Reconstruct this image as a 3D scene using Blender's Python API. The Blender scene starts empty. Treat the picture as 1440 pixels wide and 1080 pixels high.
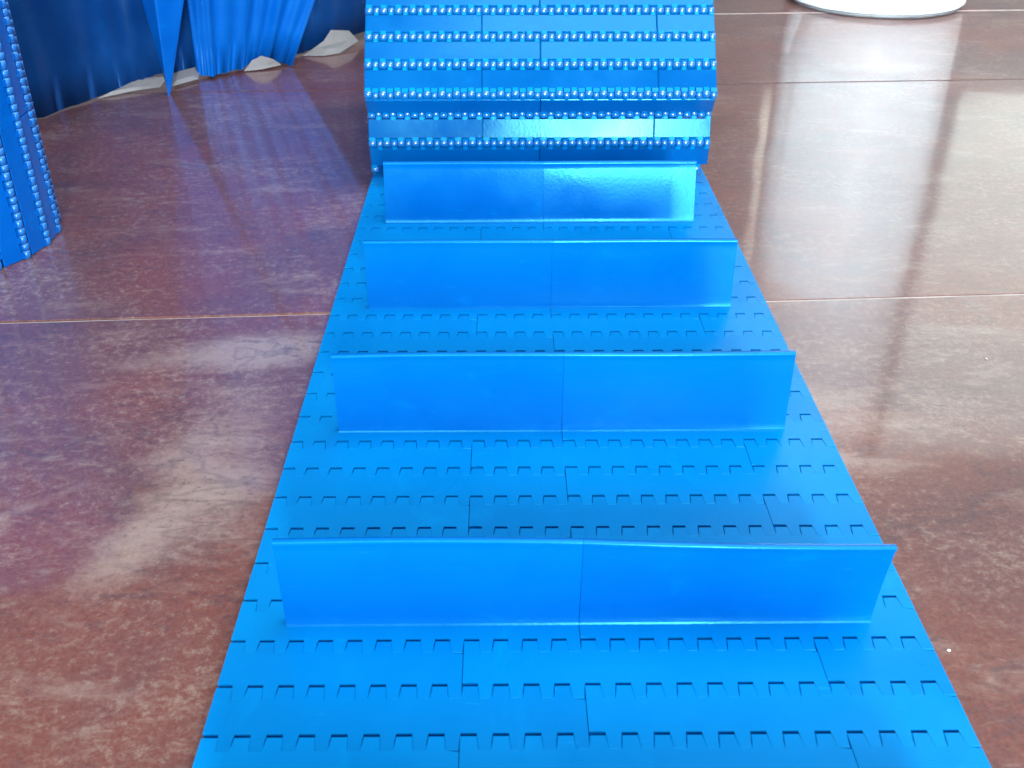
import bpy, bmesh, math, random
from mathutils import Vector, Matrix
random.seed(7)
R = math.radians
sc = bpy.context.scene
COL = sc.collection

# ------------------------------------------------------------------ camera
cam_d = bpy.data.cameras.new("camera")
cam = bpy.data.objects.new("camera", cam_d); COL.objects.link(cam)
cam.location = (0, 0, 0.3375)
cam.rotation_euler = (R(90 - 31.5), 0, R(-0.507))
cam_d.sensor_fit = 'HORIZONTAL'; cam_d.sensor_width = 36.0
cam_d.lens = 36.0 * 1445 / 1440
cam_d.clip_start = 0.01; cam_d.clip_end = 100
sc.camera = cam
cam_d.dof.use_dof = True; cam_d.dof.focus_distance = 0.68; cam_d.dof.aperture_fstop = 26

# ------------------------------------------------------------------ light of the room
w = bpy.data.worlds.new("World"); sc.world = w; w.use_nodes = True
w.node_tree.nodes["Background"].inputs[0].default_value = (0.86, 0.90, 1.0, 1)
w.node_tree.nodes["Background"].inputs[1].default_value = 0.25

def area(name, loc, target, sx, sy, power, col):
    d = bpy.data.lights.new(name, 'AREA'); d.shape = 'RECTANGLE'
    d.size = sx; d.size_y = sy; d.energy = power; d.color = col
    o = bpy.data.objects.new(name, d); COL.objects.link(o)
    o.location = loc
    o.rotation_euler = (Vector(target) - Vector(loc)).to_track_quat('-Z', 'Y').to_euler()
    return o
# tall windows on the far right side (their panes mirror in the tiles)
area("window_light", (1.16, 3.5, 1.42), (1.16, 0, 1.42), 0.54, 1.54, 4.5, (1.0, 1.0, 0.85))
area("window_light", (2.75, 3.5, 1.42), (2.75, 0, 1.42), 2.36, 1.54, 25, (0.84, 0.98, 0.92))
# daylight from behind the photographer, either side of them
area("door_light", (0.38, -2.0, 0.76), (0.38, 1, 0.70), 0.34, 1.42, 105, (1.0, 1.0, 1.0))
area("door_light", (0.86, -2.0, 0.76), (0.86, 1, 0.70), 0.50, 1.42, 14, (1.0, 1.0, 1.0))
area("door_light", (-0.66, -2.0, 1.5), (-0.66, 1, 1.3), 1.25, 0.8, 32, (0.95, 0.98, 1.0))
# soft ceiling light
area("ceiling_light", (1.15, 0.45, 2.6), (1.0, 0.5, 0), 2.2, 2.4, 76, (0.93, 0.98, 1.0))
# added fill lamp, low in front of the column, to brighten it
col_fill = area("column_fill", (0.36, -0.9, 0.62), (0.59, 1.72, 0.26), 0.3, 0.3, 6.2, (0.64, 0.92, 1.0)); col_fill.data.spread = R(19)

sc.view_settings.view_transform = 'Standard'
sc.view_settings.look = 'None'
sc.view_settings.exposure = 0.0
sc.view_settings.gamma = 1.0

# ------------------------------------------------------------------ materials
def newmat(name):
    m = bpy.data.materials.new(name); m.use_nodes = True
    nt = m.node_tree; b = nt.nodes["Principled BSDF"]
    return m, nt, b
def N(nt, t, **k):
    n = nt.nodes.new(t)
    for a, v in k.items(): setattr(n, a, v)
    return n
def noise(nt, vec, scale, detail=4, rough=0.5, dist=0.0):
    n = N(nt, 'ShaderNodeTexNoise')
    n.inputs['Scale'].default_value = scale; n.inputs['Detail'].default_value = detail
    n.inputs['Roughness'].default_value = rough; n.inputs['Distortion'].default_value = dist
    if vec is not None: nt.links.new(vec, n.inputs['Vector'])
    return n.outputs['Fac']
def mrange(nt, v, a, b, c=0.0, d=1.0, smooth=True):
    n = N(nt, 'ShaderNodeMapRange', interpolation_type='SMOOTHSTEP' if smooth else 'LINEAR')
    nt.links.new(v, n.inputs[0])
    for i, x in enumerate((a, b, c, d)): n.inputs[i + 1].default_value = x
    return n.outputs[0]
def mixc(nt, fac, a, b):
    n = N(nt, 'ShaderNodeMix', data_type='RGBA')
    if isinstance(fac, float): n.inputs[0].default_value = fac
    else: nt.links.new(fac, n.inputs[0])
    for i, x in ((6, a), (7, b)):
        if isinstance(x, tuple): n.inputs[i].default_value = (*x, 1)
        else: nt.links.new(x, n.inputs[i])
    return n.outputs[2]
def math_(nt, op, a, b=None):
    n = N(nt, 'ShaderNodeMath', operation=op)
    for i, x in enumerate((a, b)):
        if x is None: continue
        if isinstance(x, (int, float)): n.inputs[i].default_value = x
        else: nt.links.new(x, n.inputs[i])
    return n.outputs[0]
def bump(nt, b, h, strength, dist):
    n = N(nt, 'ShaderNodeBump'); n.inputs['Strength'].default_value = strength
    n.inputs['Distance'].default_value = dist
    nt.links.new(h, n.inputs['Height']); nt.links.new(n.outputs[0], b.inputs['Normal'])

def plastic(name, c0, c1, rough=(0.26, 0.42), tint=(0.10, 0.75, 1.0), spec=0.5):
    m, nt, b = newmat(name)
    tc = N(nt, 'ShaderNodeNewGeometry').outputs['Position']
    info = N(nt, 'ShaderNodeObjectInfo').outputs['Random']
    n1 = noise(nt, tc, 18, 3, 0.6)
    n2 = noise(nt, tc, 420, 3, 0.6)
    f = math_(nt, 'ADD', math_(nt, 'MULTIPLY', n1, 0.7), math_(nt, 'MULTIPLY', info, 0.3))
    col = mixc(nt, mrange(nt, f, 0.25, 0.75), c0, c1)
    sm = N(nt, 'ShaderNodeMapping'); nt.links.new(tc, sm.inputs[0]); sm.inputs['Scale'].default_value = (1, 0.6, 2.2)
    smudge = noise(nt, sm.outputs[0], 26, 6, 0.72, 0.7)
    scr = N(nt, 'ShaderNodeMapping'); nt.links.new(tc, scr.inputs[0]); scr.inputs['Scale'].default_value = (1, 9, 9); scr.inputs['Rotation'].default_value = (0, 0, 0.25)
    scratch = noise(nt, scr.outputs[0], 60, 3, 0.6, 0.3)
    pale = tuple(min(1.0, 0.05 + x * 1.25) for x in c1)
    col = mixc(nt, mrange(nt, smudge, 0.55, 0.75, 0, 0.30), col, (0.0, pale[1], pale[2]))
    col = mixc(nt, mrange(nt, scratch, 0.68, 0.74, 0, 0.35), col, (0.01, pale[1], pale[2]))
    nt.links.new(col, b.inputs['Base Color'])
    nt.links.new(mrange(nt, n1, 0.3, 0.7, rough[0], rough[1]), b.inputs['Roughness'])
    b.inputs['Specular Tint'].default_value = (*tint, 1)
    b.inputs['Specular IOR Level'].default_value = spec
    bump(nt, b, n2, 0.12, 0.0006)
    return m
M_BELT = plastic("blue_belt_plastic", (0.0, 0.225, 0.63), (0.0, 0.265, 0.71))
M_ROLL = plastic("blue_belt_plastic_shaded", (0.0, 0.095, 0.48), (0.0, 0.13, 0.58), tint=(0.15, 0.6, 1.0))  # belt plastic darkened: the roll's weaker light is put into the base colour
def polished(name, c, cr=0.27, ci=2.5):
    m, nt, b = newmat(name)
    nt.links.new(mixc(nt, noise(nt, N(nt, 'ShaderNodeNewGeometry').outputs['Position'], 30, 3), c, tuple(x * 1.12 for x in c)), b.inputs['Base Color'])
    b.inputs['Roughness'].default_value = 0.16; b.inputs['Coat Weight'].default_value = 1.0
    b.inputs['Coat Roughness'].default_value = cr; b.inputs['Coat IOR'].default_value = ci
    b.inputs['Specular Tint'].default_value = (0.2, 0.8, 1.0, 1)
    return m
M_KNUCKLE = polished("rubbed_blue_plastic", (0.0, 0.20, 0.62))
M_KNUCKLE2 = polished('rubbed_blue_plastic_shaded', (0.0, 0.15, 0.55), 0.45, 1.6)  # roll knuckles, weaker light likewise in the darker base colour
M_FLIGHT = plastic("blue_flight_plastic", (0.0, 0.130, 0.53), (0.0, 0.165, 0.60), rough=(0.16, 0.26), spec=0.7)
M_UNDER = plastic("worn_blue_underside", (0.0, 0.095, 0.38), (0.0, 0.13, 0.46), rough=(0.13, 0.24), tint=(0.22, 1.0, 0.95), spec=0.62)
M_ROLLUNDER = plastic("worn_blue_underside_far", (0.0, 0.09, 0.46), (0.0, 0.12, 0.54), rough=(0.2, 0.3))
M_ROD = plastic("blue_rod_plastic", (0.01, 0.09, 0.45), (0.01, 0.12, 0.55))
M_TARP = plastic("bright_blue_film", (0.0, 0.10, 0.52), (0.0, 0.14, 0.62), rough=(0.3, 0.5), tint=(0.2, 0.6, 1))
M_TARP_SHADE = plastic("shaded_blue_film", (0.001, 0.035, 0.18), (0.002, 0.055, 0.24), rough=(0.3, 0.5), tint=(0.3, 0.6, 1))  # same sheeting in shade: the darkness is painted into the base colour

m, nt, b = newmat("pale_wrap"); M_WRAP = m
tc = N(nt, 'ShaderNodeTexCoord').outputs['Object']
nt.links.new(mixc(nt, noise(nt, tc, 60, 4), (0.42, 0.44, 0.46), (0.62, 0.63, 0.64)), b.inputs['Base Color'])
b.inputs['Roughness'].default_value = 0.4

m, nt, b = newmat("white_column_paint"); M_COLUMN = m
tc = N(nt, 'ShaderNodeTexCoord').outputs['Object']
nt.links.new(mixc(nt, noise(nt, tc, 9, 4), (0.83, 0.85, 0.88), (0.88, 0.89, 0.90)), b.inputs['Base Color'])
b.inputs['Roughness'].default_value = 0.35
m, nt, b = newmat("dark_base_ring"); M_RING = m
tc = N(nt, 'ShaderNodeTexCoord').outputs['Object']
nt.links.new(mixc(nt, noise(nt, tc, 40, 4), (0.10, 0.09, 0.10), (0.18, 0.17, 0.18)), b.inputs['Base Color'])
b.inputs['Roughness'].default_value = 0.5
m, nt, b = newmat("grout"); M_GROUT = m
tc = N(nt, 'ShaderNodeNewGeometry').outputs['Position']
gc = mixc(nt, mrange(nt, noise(nt, tc, 14, 5), 0.40, 0.56), (0.55, 0.53, 0.52), (0.74, 0.72, 0.69))
sep = N(nt, 'ShaderNodeSeparateXYZ'); nt.links.new(tc, sep.inputs[0])
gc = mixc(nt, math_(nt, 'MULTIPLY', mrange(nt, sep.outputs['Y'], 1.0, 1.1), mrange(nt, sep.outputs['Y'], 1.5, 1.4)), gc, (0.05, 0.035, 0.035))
nt.links.new(gc, b.inputs['Base Color'])
b.inputs['Roughness'].default_value = 0.7
m, nt, b = newmat("white_chip"); M_CHIP = m
nt.links.new(mixc(nt, noise(nt, None, 200, 2), (0.75, 0.75, 0.72), (0.85, 0.85, 0.85)), b.inputs['Base Color'])

# polished stoneware: rust red, mauve and cream clouds under a clear glaze
m, nt, b = newmat("glazed_rust_tile"); M_TILE = m
P0 = N(nt, 'ShaderNodeNewGeometry').outputs['Position']
mp = N(nt, 'ShaderNodeMapping'); nt.links.new(P0, mp.inputs[0])
mp.inputs['Rotation'].default_value = (0, 0, R(-52)); mp.inputs['Scale'].default_value = (1.0, 2.6, 1)
V = mp.outputs[0]
big = noise(nt, V, 3.2, 6, 0.62, 0.9)
mid = noise(nt, V, 11, 6, 0.7, 0.4)
hue = noise(nt, P0, 5.5, 5, 0.6, 0.8)
fine = noise(nt, P0, 170, 7, 0.85)
fleck = math_(nt, 'ADD', noise(nt, V, 62, 6, 0.75, 0.5), math_(nt, 'MULTIPLY', math_(nt, 'SUBTRACT', noise(nt, V, 7, 4, 0.6), 0.5), 0.55))
fine = math_(nt, 'ADD', fine, math_(nt, 'MULTIPLY', math_(nt, 'SUBTRACT', noise(nt, P0, 12, 4, 0.6), 0.5), 0.35))
ridge = math_(nt, 'ABSOLUTE', math_(nt, 'SUBTRACT', noise(nt, V, 2.1, 5, 0.55, 0.5), 0.5))
grain = noise(nt, P0, 420, 3, 0.7)
c = mixc(nt, mrange(nt, hue, 0.36, 0.64), (0.190, 0.052, 0.036), (0.135, 0.052, 0.052))
c = mixc(nt, mrange(nt, mid, 0.52, 0.74, 0, 0.75), c, (0.300, 0.190, 0.160))
cream_in = math_(nt, 'ADD', math_(nt, 'MULTIPLY', big, 0.45), math_(nt, 'ADD', math_(nt, 'MULTIPLY', mid, 0.35), math_(nt, 'MULTIPLY', fine, 0.2)))
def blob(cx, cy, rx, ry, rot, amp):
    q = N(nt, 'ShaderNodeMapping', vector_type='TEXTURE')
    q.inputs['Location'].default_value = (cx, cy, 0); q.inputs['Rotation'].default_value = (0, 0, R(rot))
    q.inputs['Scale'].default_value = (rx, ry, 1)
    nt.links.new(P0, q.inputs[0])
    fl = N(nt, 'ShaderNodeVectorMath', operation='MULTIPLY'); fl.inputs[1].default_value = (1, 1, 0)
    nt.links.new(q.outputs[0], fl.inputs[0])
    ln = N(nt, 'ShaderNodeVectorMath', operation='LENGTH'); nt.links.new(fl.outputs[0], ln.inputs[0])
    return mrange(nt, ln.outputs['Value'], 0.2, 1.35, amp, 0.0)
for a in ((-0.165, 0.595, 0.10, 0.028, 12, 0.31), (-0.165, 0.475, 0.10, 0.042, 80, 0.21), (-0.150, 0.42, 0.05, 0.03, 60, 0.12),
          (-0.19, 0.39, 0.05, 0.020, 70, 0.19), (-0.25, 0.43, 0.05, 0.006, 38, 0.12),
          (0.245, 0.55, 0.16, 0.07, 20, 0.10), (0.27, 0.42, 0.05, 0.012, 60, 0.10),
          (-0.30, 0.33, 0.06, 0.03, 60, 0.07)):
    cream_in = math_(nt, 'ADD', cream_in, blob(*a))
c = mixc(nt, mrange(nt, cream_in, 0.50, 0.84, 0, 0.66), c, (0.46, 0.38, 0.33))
c = mixc(nt, mrange(nt, fine, 0.50, 0.70, 0, 0.60), c, (0.42, 0.33, 0.27))
c = mixc(nt, mrange(nt, fine, 0.47, 0.33, 0, 0.5), c, (0.060, 0.030, 0.034))
c = mixc(nt, mrange(nt, fleck, 0.55, 0.76, 0, 0.5), c, (0.40, 0.31, 0.25))
c = mixc(nt, mrange(nt, fleck, 0.44, 0.34, 0, 0.6), c, (0.075, 0.035, 0.04))
c = mixc(nt, mrange(nt, ridge, 0.006, 0.001, 0, 0.28), c, (0.05, 0.035, 0.05))
dark = noise(nt, V, 7.0, 7, 0.7, 1.2)
c = mixc(nt, mrange(nt, dark, 0.42, 0.28, 0, 0.5), c, (0.055, 0.040, 0.055))
c = mixc(nt, mrange(nt, grain, 0.3, 0.7, 0, 0.25), c, (0.26, 0.18, 0.17))
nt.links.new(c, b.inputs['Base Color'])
nt.links.new(mrange(nt, noise(nt, P0, 3.5, 5, 0.6), 0.3, 0.7, 0.30, 0.42), b.inputs['Roughness'])
b.inputs['IOR'].default_value = 1.5
b.inputs['Coat Weight'].default_value = 0.85; b.inputs['Coat IOR'].default_value = 1.5
nt.links.new(mrange(nt, noise(nt, P0, 3.5, 5, 0.6), 0.3, 0.7, 0.06, 0.11), b.inputs['Coat Roughness'])
wv = noise(nt, P0, 9, 2, 0.5)
bump(nt, b, wv, 0.05, 0.01)
nt.links.new(b.inputs['Normal'].links[0].from_socket, b.inputs['Coat Normal'])

# ------------------------------------------------------------------ helpers
def link(name, me, mat=None, parent=None):
    if mat and not me.materials: me.materials.append(mat)
    o = bpy.data.objects.new(name, me); COL.objects.link(o)
    if parent: o.parent = parent
    return o
def from_bm(name, bm):
    me = bpy.data.meshes.new(name)
    bmesh.ops.recalc_face_normals(bm, faces=bm.faces[:])
    bm.to_mesh(me); bm.free(); return me
def thing(name, label, cat, loc=(0, 0, 0), group=None):
    o = bpy.data.objects.new(name, None); COL.objects.link(o); o.location = loc
    o.empty_display_size = 0.05
    o['label'] = label; o['category'] = cat
    if group: o['group'] = group
    return o
def tag(o, label, cat, group=None):
    o['label'] = label; o['category'] = cat
    if group: o['group'] = group
    return o
def prism(bm, pts, axis, a, b_, smooth=False, bev=0.0, segs=1):
    """extrude a closed outline along x ('x': pts are y,z) or z ('z': pts are x,y)"""
    def co(p, t): return (t, p[0], p[1]) if axis == 'x' else (p[0], p[1], t)
    v0 = [bm.verts.new(co(p, a)) for p in pts]; v1 = [bm.verts.new(co(p, b_)) for p in pts]
    n = len(pts)
    f0 = bm.faces.new(v0[::-1]); f1 = bm.faces.new(v1)
    sides = []
    for i in range(n):
        f = bm.faces.new((v0[i], v0[(i + 1) % n], v1[(i + 1) % n], v1[i])); f.smooth = smooth; sides.append(f)
    return f0, f1, sides
def boxm(bm, x0, x1, y0, y1, z0, z1):
    return prism(bm, [(x0, y0), (x1, y0), (x1, y1), (x0, y1)], 'z', z0, z1)

# ------------------------------------------------------------------ the modular belt
PITCH = 0.0254; U = 0.0127; W = 0.3048; TH = 0.0042; KR = 0.0034; G = 0.00010
def module_mesh(units):
    """one hinged belt module: origin on the near hinge pin, +y along the belt, +z the carrying face"""
    bm = bmesh.new()
    L = units * U
    y0, y1 = 0.0049, PITCH - 0.0043
    NT, FT = 0.0039, 0.0032
    near, far = [], []
    for k in range(units):
        x = k * U
        near += [(x + 0.55 * U + G, y0), (x + 0.55 * U + G, -NT), (x + 0.985 * U - G, -NT), (x + 0.985 * U - G, y0)]
        far += [(x + G, y1), (x + G, PITCH + FT), (x + 0.53 * U, PITCH + FT), (x + 0.53 * U, y1)]
    near[-1] = (L - 2 * G, y0); near[-2] = (L - 2 * G, -NT)
    pts = [(G, y0)] + near + [(L - 2 * G, y1)] + far[::-1][:-1]
    f0, f1, vt = prism(bm, pts, 'z', -0.0008, TH)
    bmesh.ops.bevel(bm, geom=[e for e in f1.edges if abs(e.verts[0].co.x - e.verts[1].co.x) > 1e-6 or (min(abs(e.verts[0].co.x - G), abs(e.verts[0].co.x - L + 2 * G)) > 1e-5)], offset=0.00055, segments=2, affect='EDGES', profile=0.5, clamp_overlap=True)
    # round knuckles round each pin
    for k in range(units):
        x = k * U
        for (xa, xb, cy) in ((x + 0.55 * U + G + 1e-4, x + 0.985 * U - G - 1e-4, 0.0), (x + G + 1e-4, x + 0.53 * U - 1e-4, PITCH)):
            arc = [(cy + (KR - 2.5e-4) * math.cos(t), -0.0007 + KR * math.sin(t)) for t in [math.pi + math.pi * i / 10 for i in range(11)]]
            s = 1 if cy == 0 else -1
            pr = prism(bm, arc, 'x', xa, xb, smooth=True)
            for q in (pr[0], pr[1], *pr[2]): q.material_index = 1
            ya, yb = sorted((cy + s * 0.0008, cy + s * 0.0052))
            boxm(bm, xa + 0.0009, xb - 0.0009, ya, yb, -0.0029, -0.0009)
    # raised panel of the underside
    a, b_ = 0.0044, PITCH - 0.0044
    f = prism(bm, [(G + 2e-4, a), (L - 3 * G, a), (L - 3 * G, b_), (G + 2e-4, b_)], 'z', -0.0007, -0.0024)
    bmesh.ops.bevel(bm, geom=list({e for e in f[1].edges}), offset=0.0005, segments=1, affect='EDGES')
    bm.faces.ensure_lookup_table()
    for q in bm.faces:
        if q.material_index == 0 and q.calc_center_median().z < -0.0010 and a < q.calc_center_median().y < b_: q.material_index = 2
    return from_bm("belt_module", bm)
def mods(mat, under, knuckle):
    d = {u: module_mesh(u) for u in (4, 8, 12)}
    for me in d.values(): me.materials.append(mat); me.materials.append(knuckle); me.materials.append(under)
    return d
MOD = {M_BELT.name: mods(M_BELT, M_UNDER, M_KNUCKLE), M_ROLL.name: mods(M_ROLL, M_ROLLUNDER, M_KNUCKLE2)}
def rod_mesh():
    bm = bmesh.new()
    n = 10; r = 0.0017
    prism(bm, [(r * math.cos(2 * math.pi * i / n), r * math.sin(2 * math.pi * i / n)) for i in range(n)], 'x', 0.0012, W - 0.0016, smooth=True)
    return from_bm("hinge_rod", bm)
ROD = rod_mesh()
INDENT = 0.0226; FH = 0.0500
def flight_mesh(side, lean, trim):
    """half of a cross flight, standing on the middle of a module row; the outline is lofted along x"""
    bm = bmesh.new()
    xa, xb = (INDENT + trim[0], W / 2 - 0.0001) if side == 0 else (W / 2 + 0.0001, W - INDENT - trim[1])
    yc = PITCH * 0.5 + 0.0028
    prof = [(-0.0034, -0.0002), (-0.0027, 0.0008), (-0.0022, 0.0022), (-0.0020, 0.0042), (-0.0019, 0.0060), (-0.0018, 0.0080), (-0.0016, 0.030), (-0.00147, 0.0440), (-0.00145, 0.0470), (-0.0017, 0.0477), (-0.0019, 0.0484), (-0.0018, 0.0494),
            (-0.0013, 0.0500), (0.0010, 0.0500), (0.0015, 0.0494), (0.0016, 0.030), (0.0019, 0.006), (0.0026, 0.0026), (0.0046, -0.0002)]
    nx = 9; rings = []
    for i in range(nx):
        t = i / (nx - 1); x = xa + (xb - xa) * t
        u = abs((x - W / 2) / (W / 2 - INDENT))
        ring = []
        for (py, pz) in prof:
            h = pz / FH
            d = lean[2] * h + lean[0] * u * h * h + lean[1] * math.sin(math.pi * t) * h * h
            ring.append(bm.verts.new((x, yc + py + d, TH + pz - 0.15 * abs(d))))
        rings.append(ring)
    n = len(prof)
    for i in range(nx - 1):
        for j in range(n):
            f = bm.faces.new((rings[i][j], rings[i][(j + 1) % n], rings[i + 1][(j + 1) % n], rings[i + 1][j]))
            f.smooth = j not in (0, n - 1)
    caps = [bm.faces.new(rings[0]), bm.faces.new(rings[-1][::-1])]
    for fc in caps:
        fc.smooth = False
        for e in fc.edges: e.smooth = False
    return from_bm("flight", bm)

def row_matrix(p, q):
    d = (q[0] - p[0], q[1] - p[1]); a = math.atan2(d[1], d[0])
    return Matrix.Translation((0, p[0], p[1])) @ Matrix.Rotation(a, 4, 'X')
def build_belt(root, pins, n0, mat, flights=(), leans=None, first_rod=True):
    """pins: list of (y, z) hinge pins in the root's frame; row i runs from pin i to pin i + 1"""
    for i in range(len(pins) - 1):
        Mx = row_matrix(pins[i], pins[i + 1])
        k = n0 + i
        jig = random.uniform(-0.00012, 0.00012)
        x = 0.0
        for u in ((8, 12, 4) if k % 2 else (12, 12)):
            o = link("belt_module", MOD[mat.name][u], mat, root)
            o.matrix_local = Mx @ Matrix.Translation((x + jig, 0, random.uniform(-5e-5, 5e-5))) @ Matrix.Rotation(random.uniform(-0.004, 0.004), 4, 'X')
            x += u * U
        if k in flights:
            for s in (0, 1):
                o = link("flight", flight_mesh(s, (leans or {}).get((k, s), (0.0, 0.0, 0.0)), {8: (0.0028, 0.0026), 14: (0.0030, 0.0045), 20: (0.0003, 0.0060)}.get(k, (0, 0))), M_FLIGHT, root)
                o.matrix_local = Mx
    for p in pins[1:-1]:
        o = link("hinge_rod", ROD, M_ROD, root); o.matrix_local = Matrix.Translation((random.uniform(-3e-4, 3e-4), p[0], p[1]))

# main belt: flat run, then a loop back over itself with the free end resting on the belt
Y0 = 0.2693
front = [(0.9004, 0.0162), (0.8960, 0.0412)]
for a in (75, 124, 56, 50, 46, 51):
    p = front[-1]; front.append((p[0] + PITCH * math.cos(R(a)), p[1] + PITCH * math.sin(R(a))))
def arc(a, b_, n):
    p = front[-1]; out = []; h = 46.0
    for i in range(n):
        h -= a + b_ * i
        p = (p[0] + PITCH * math.cos(R(h)), p[1] + PITCH * math.sin(R(h))); out.append(p)
    return out
NEND = 30; tgt = (Y0 + PITCH * NEND, TH); NL = 16
a, b_ = 14.0, 0.0
for it in range(60):
    e = arc(a, b_, NL)[-1]; ex, ez = e[0] - tgt[0], e[1] - tgt[1]
    if abs(ex) + abs(ez) < 1e-7: break
    h = 1e-4
    ea = arc(a + h, b_, NL)[-1]; eb = arc(a, b_ + h, NL)[-1]
    J = ((ea[0] - e[0]) / h, (eb[0] - e[0]) / h, (ea[1] - e[1]) / h, (eb[1] - e[1]) / h)
    det = J[0] * J[3] - J[1] * J[2]
    da = (ex * J[3] - ez * J[1]) / det; db = (J[0] * ez - J[2] * ex) / det
    s = min(1.0, 1.0 / max(abs(da), abs(db) * 8, 1e-9))
    a -= da * s; b_ -= db * s
back = arc(a, b_, NL)
print("loop", round(a, 2), round(b_, 3), "end", back[-1], "target", tgt, "top z", max(q[1] for q in back))
NS = -7
flat = [(Y0 + PITCH * n, TH + 0.0001) for n in range(NS, NEND)]
chain = flat + back[::-1] + front[::-1]
belt = thing("conveyor_belt", "bright blue modular belt with upright cross flights, laid flat and looped back over itself", "conveyor belt", (-0.1197, 0, 0))
leans = {(2, 0): (0.0008, 0.0010, -0.0040), (2, 1): (-0.0042, -0.0010, -0.0040), (8, 0): (-0.001, 0.001, 0.0), (8, 1): (0.0006, -0.0008, 0.0),
         (14, 0): (-0.0006, 0.0006, 0.0008), (14, 1): (0.0004, 0.001, 0.0008), (20, 0): (0.0, 0.0008, 0.0084), (20, 1): (0.0012, 0.0008, 0.0088)}
build_belt(belt, chain, NS, M_BELT, flights={-4, 2, 8, 14, 20, 26, 32, 38, 44}, leans=leans)

# second belt, rolled up and stood on its edge
roll = thing("rolled_conveyor_belt", "blue modular belt rolled up and standing on its edge at the far left", "belt roll", (-0.4527, 0.779, 0.0004))
pins = []; th = R(138); r = 0.0925
for i in range(46):
    pins.append((r * math.cos(th), r * math.sin(th)))
    r2 = r - 0.0006 * (1 + 0.0 * i); r = r2
    th += 2 * math.asin(PITCH / 2 / r)
# local x stands up; chain turns with its carrying face towards the axis
roll.matrix_world = Matrix.Translation((-0.4527, 0.779, 0.0004)) @ Matrix(((0, 1, 0, 0), (0, 0, 1, 0), (1, 0, 0, 0), (0, 0, 0, 1)))
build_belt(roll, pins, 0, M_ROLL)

# ------------------------------------------------------------------ floor of big tiles
fl = bpy.data.objects.new("floor", None); COL.objects.link(fl); fl['kind'] = 'structure'
ROT = R(3.0)
fl.rotation_euler = (0, 0, ROT)
bm = bmesh.new(); boxm(bm, -4.62, 4.96, -2.76, 4.45, -0.05, -0.0009)
gr = link("grout_bed", from_bm("grout_bed", bm), M_GROUT, fl)
xs = [0.17 + 1.2 * i for i in range(-4, 5)]
ys = [0.653 + 0.57 * i for i in range(-6, 2)] + [1.611 + 0.57 * i for i in range(0, 6)]
def tile_mesh(lx, ly):
    bm = bmesh.new(); j = 0.0018 if ly < 0.5 else 0.0009
    f = boxm(bm, j, lx - j, j, ly - j, -0.008, 0.0)
    bmesh.ops.bevel(bm, geom=list(f[1].edges), offset=0.0009, segments=2, affect='EDGES')
    return from_bm("tile", bm)
cache = {}
for i in range(len(xs) - 1):
    for j in range(len(ys) - 1):
        key = round(ys[j + 1] - ys[j], 4)
        if key not in cache: cache[key] = tile_mesh(1.2, key)
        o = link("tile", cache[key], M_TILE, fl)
        o.location = (xs[i], ys[j], random.uniform(-0.0002, 0.0))
        o.rotation_euler = (random.uniform(-.0006, .0006), random.uniform(-.0006, .0006), 0)

# ------------------------------------------------------------------ white column
col = thing("column", "white round column with a dark base ring standing on the glossy floor at the upper right", "column", (0.595, 1.722, 0))
def lathe(prof, n=72):
    bm = bmesh.new(); rings = []
    for (r, z) in prof:
        rings.append([bm.verts.new((r * math.cos(2 * math.pi * i / n), r * math.sin(2 * math.pi * i / n), z)) for i in range(n)])
    for a, b_ in zip(rings, rings[1:]):
        for i in range(n):
            f = bm.faces.new((a[i], a[(i + 1) % n], b_[(i + 1) % n], b_[i])); f.smooth = True
    bm.faces.new(rings[0][::-1]); bm.faces.new(rings[-1])
    return from_bm("shaft", bm)
link("shaft", lathe([(0.134, 0.006), (0.1375, 0.0085), (0.138, 0.079), (0.1372, 0.0805), (0.1372, 0.0835), (0.138, 0.085), (0.138, 1.3)]), M_COLUMN, col)
link("groove_band", lathe([(0.1374, 0.0800), (0.13795, 0.0802), (0.13795, 0.0838), (0.1374, 0.0840)]), M_RING, col)
link("base_ring", lathe([(0.131, 0.0003), (0.132, 0.0055), (0.10, 0.0058)]), M_RING, col)

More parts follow.
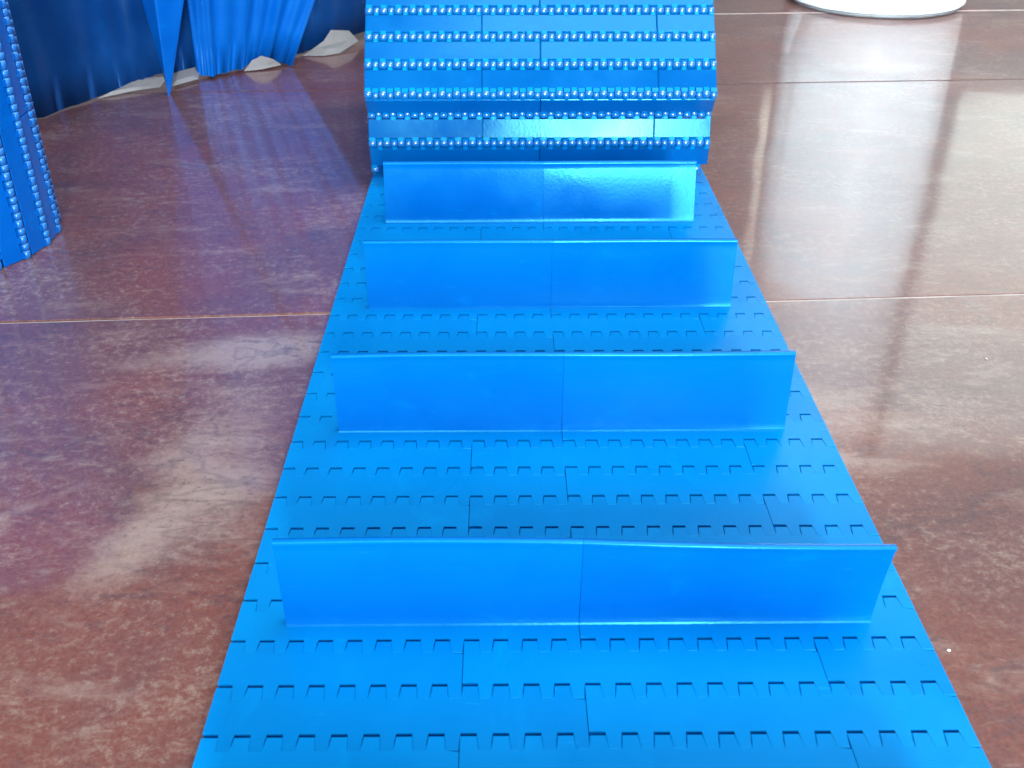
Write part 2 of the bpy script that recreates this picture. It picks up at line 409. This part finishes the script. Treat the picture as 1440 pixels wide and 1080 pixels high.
# ------------------------------------------------------------------ blue film hanging to the floor
tarp = thing("tarpaulin", "blue plastic sheeting hanging in folds down to the floor behind the belts, upper left", "plastic sheet", (-0.38, 1.3, 0))
tl = Vector((-0.38, 1.3, 0))
def sheet(name, cols, mat, nz=14, th=0.0012, amp=0.002, ns=12):
    """cols: (bottom x, y, z, top x, y, z); a sheet lofted between them with thickness"""
    bm = bmesh.new(); C_ = []
    for a, b_ in zip(cols, cols[1:]):
        for k in range(ns): C_.append([a[i] + (b_[i] - a[i]) * k / ns for i in range(6)])
    C_.append(cols[-1]); fr = []; bk = []
    rnd = random.Random(len(cols))
    ph = [rnd.uniform(0, 6) for _ in range(4)]
    for ci, c_ in enumerate(C_):
        f_, k_ = [], []
        for j in range(nz + 1):
            t = j / nz
            p = Vector([c_[i] + (c_[i + 3] - c_[i]) * t for i in range(3)])
            wv = amp * (math.sin(ci * 0.45 + ph[0] + 2 * t) + 0.6 * math.sin(ci * 0.95 + ph[1] - 3 * t)) * (0.3 + t) + amp * 0.35 * math.sin(ci * 3.1 + ph[2]) + amp * 0.25 * math.sin(ci * 5.3 + 4 * t + ph[3])
            p += Vector((0.45, -0.85, 0)) * wv
            f_.append(bm.verts.new(p - tl)); k_.append(bm.verts.new(p - tl + Vector((0.3, 0.9, 0)) * th))
        fr.append(f_); bk.append(k_)
    n = len(C_)
    for i in range(n - 1):
        for j in range(nz):
            q = bm.faces.new((fr[i][j], fr[i + 1][j], fr[i + 1][j + 1], fr[i][j + 1])); q.smooth = True
            q = bm.faces.new((bk[i][j], bk[i][j + 1], bk[i + 1][j + 1], bk[i + 1][j])); q.smooth = True
        for j in (0, nz): bm.faces.new((fr[i][j], fr[i + 1][j], bk[i + 1][j], bk[i][j]))
    for i in (0, n - 1):
        for j in range(nz): bm.faces.new((fr[i][j], bk[i][j], bk[i][j + 1], fr[i][j + 1]))
    return link(name, from_bm(name, bm), mat, tarp)
T = 0.55
sheet("back_sheet", [(-0.68, 1.02, 0.001, -0.72, 1.06, T), (-0.50, 1.11, 0.001, -0.53, 1.16, T), (-0.457, 1.195, 0.003, -0.47, 1.22, T),
                     (-0.41, 1.245, 0.012, -0.42, 1.27, T), (-0.36, 1.295, 0.004, -0.36, 1.32, T), (-0.30, 1.345, 0.004, -0.30, 1.36, T),
                     (-0.262, 1.385, 0.002, -0.255, 1.41, T), (-0.225, 1.42, 0.010, -0.22, 1.44, T), (-0.185, 1.47, 0.012, -0.18, 1.49, T), (-0.10, 1.56, 0.002, -0.10, 1.60, T)], M_TARP_SHADE, amp=0.004)
# narrow fold ending in a point on the floor
kx = 3.6
sheet("pointed_fold", [(-0.3885, 1.198, 0.001, -0.3885 - 0.0135 * kx * 1.0 - 0.022, 1.215, T),
                       (-0.3878, 1.192, 0.0, -0.36, 1.165, T),
                       (-0.3871, 1.198, 0.001, -0.3871 + 0.064 * kx * 0.72, 1.235, T)], M_TARP, amp=0.0004)
sheet("wide_fold", [(-0.372, 1.268, 0.004, -0.345, 1.22, T), (-0.352, 1.268, 0.003, -0.29, 1.20, T), (-0.325, 1.300, 0.004, -0.20, 1.245, T),
                    (-0.298, 1.318, 0.012, -0.12, 1.27, T), (-0.268, 1.322, 0.001, -0.01, 1.33, T)], M_TARP, amp=0.007)

# crumpled pale wrapping sticking out under the hem
def wrap(outline, h, label, seed):
    rnd = random.Random(seed); bm = bmesh.new()
    cx = sum(p[0] for p in outline) / len(outline); cy = sum(p[1] for p in outline) / len(outline)
    def ringv(s, z): return [bm.verts.new((p[0] * s + cx * (1 - s), p[1] * s + cy * (1 - s), z + p[2] * s * 1.0 + rnd.uniform(-.15, .25) * h)) for p in outline]
    lo = ringv(1.0, 0.0015); mid = ringv(0.62, h * 0.6 + 0.002); c0 = bm.verts.new((cx, cy, h + 0.002))
    n = len(outline)
    for i in range(n):
        bm.faces.new((lo[i], lo[(i + 1) % n], mid[(i + 1) % n], mid[i])); bm.faces.new((mid[i], mid[(i + 1) % n], c0))
    for v in bm.verts: v.co.z = max(v.co.z, 0.0012); v.co.x -= cx; v.co.y -= cy
    bmesh.ops.solidify(bm, geom=bm.faces[:], thickness=-0.0006)
    o = link("plastic_scrap", from_bm("plastic_scrap", bm), M_WRAP); o.location = (cx, cy, 0)
    return tag(o, label, "plastic scrap", "pale scraps sticking out under the blue sheeting")
wrap([(-0.465, 1.178, 0), (-0.432, 1.205, 0), (-0.405, 1.222, 0), (-0.40, 1.245, .008), (-0.43, 1.235, .008), (-0.455, 1.20, .002)], 0.005, "long dull beige scrap under the hem left of the pointed blue fold", 1)
wrap([(-0.392, 1.222, 0), (-0.368, 1.255, 0), (-0.372, 1.29, .008), (-0.40, 1.262, .008)], 0.006, "small beige scrap just right of the pointed blue fold's tip", 2)
wrap([(-0.322, 1.296, 0), (-0.30, 1.304, 0), (-0.279, 1.318, .002), (-0.287, 1.312, .010), (-0.300, 1.306, .016), (-0.312, 1.302, .012)], 0.004, "white triangular scrap poking out under the wide blue fold", 3)
wrap([(-0.262, 1.372, 0), (-0.235, 1.372, 0), (-0.215, 1.385, 0), (-0.195, 1.43, .006), (-0.207, 1.43, .02), (-0.228, 1.41, .024), (-0.236, 1.395, .012)], 0.008, "largest white crumpled scrap, against the darker blue sheeting beside the looped belt", 4)

# loose specks
def chip(x, y, z, s, label):
    bm = bmesh.new()
    prism(bm, [(-s, -s * .5), (s * .2, -s * .7), (s, 0), (s * .3, s * .6), (-s * .7, s * .5)], 'z', 0, s * 0.5)
    o = link("plastic_chip", from_bm("plastic_chip", bm), M_CHIP); o.location = (x, y, z); o.rotation_euler = (0, 0, random.uniform(0, 3))
    return tag(o, label, "plastic chip")
chip(0.0469, 0.6405, 0.0088, 0.0016, "tiny white chip on the belt at the foot of the third flight from the front")
chip(0.1955, 0.3232, 0.0004, 0.0009, "tiny pale chip on the floor tiles beside the belt's right edge")
chip(0.3153, 0.5791, 0.0004, 0.0008, "tiny white speck on the pale tile far right of the belt")
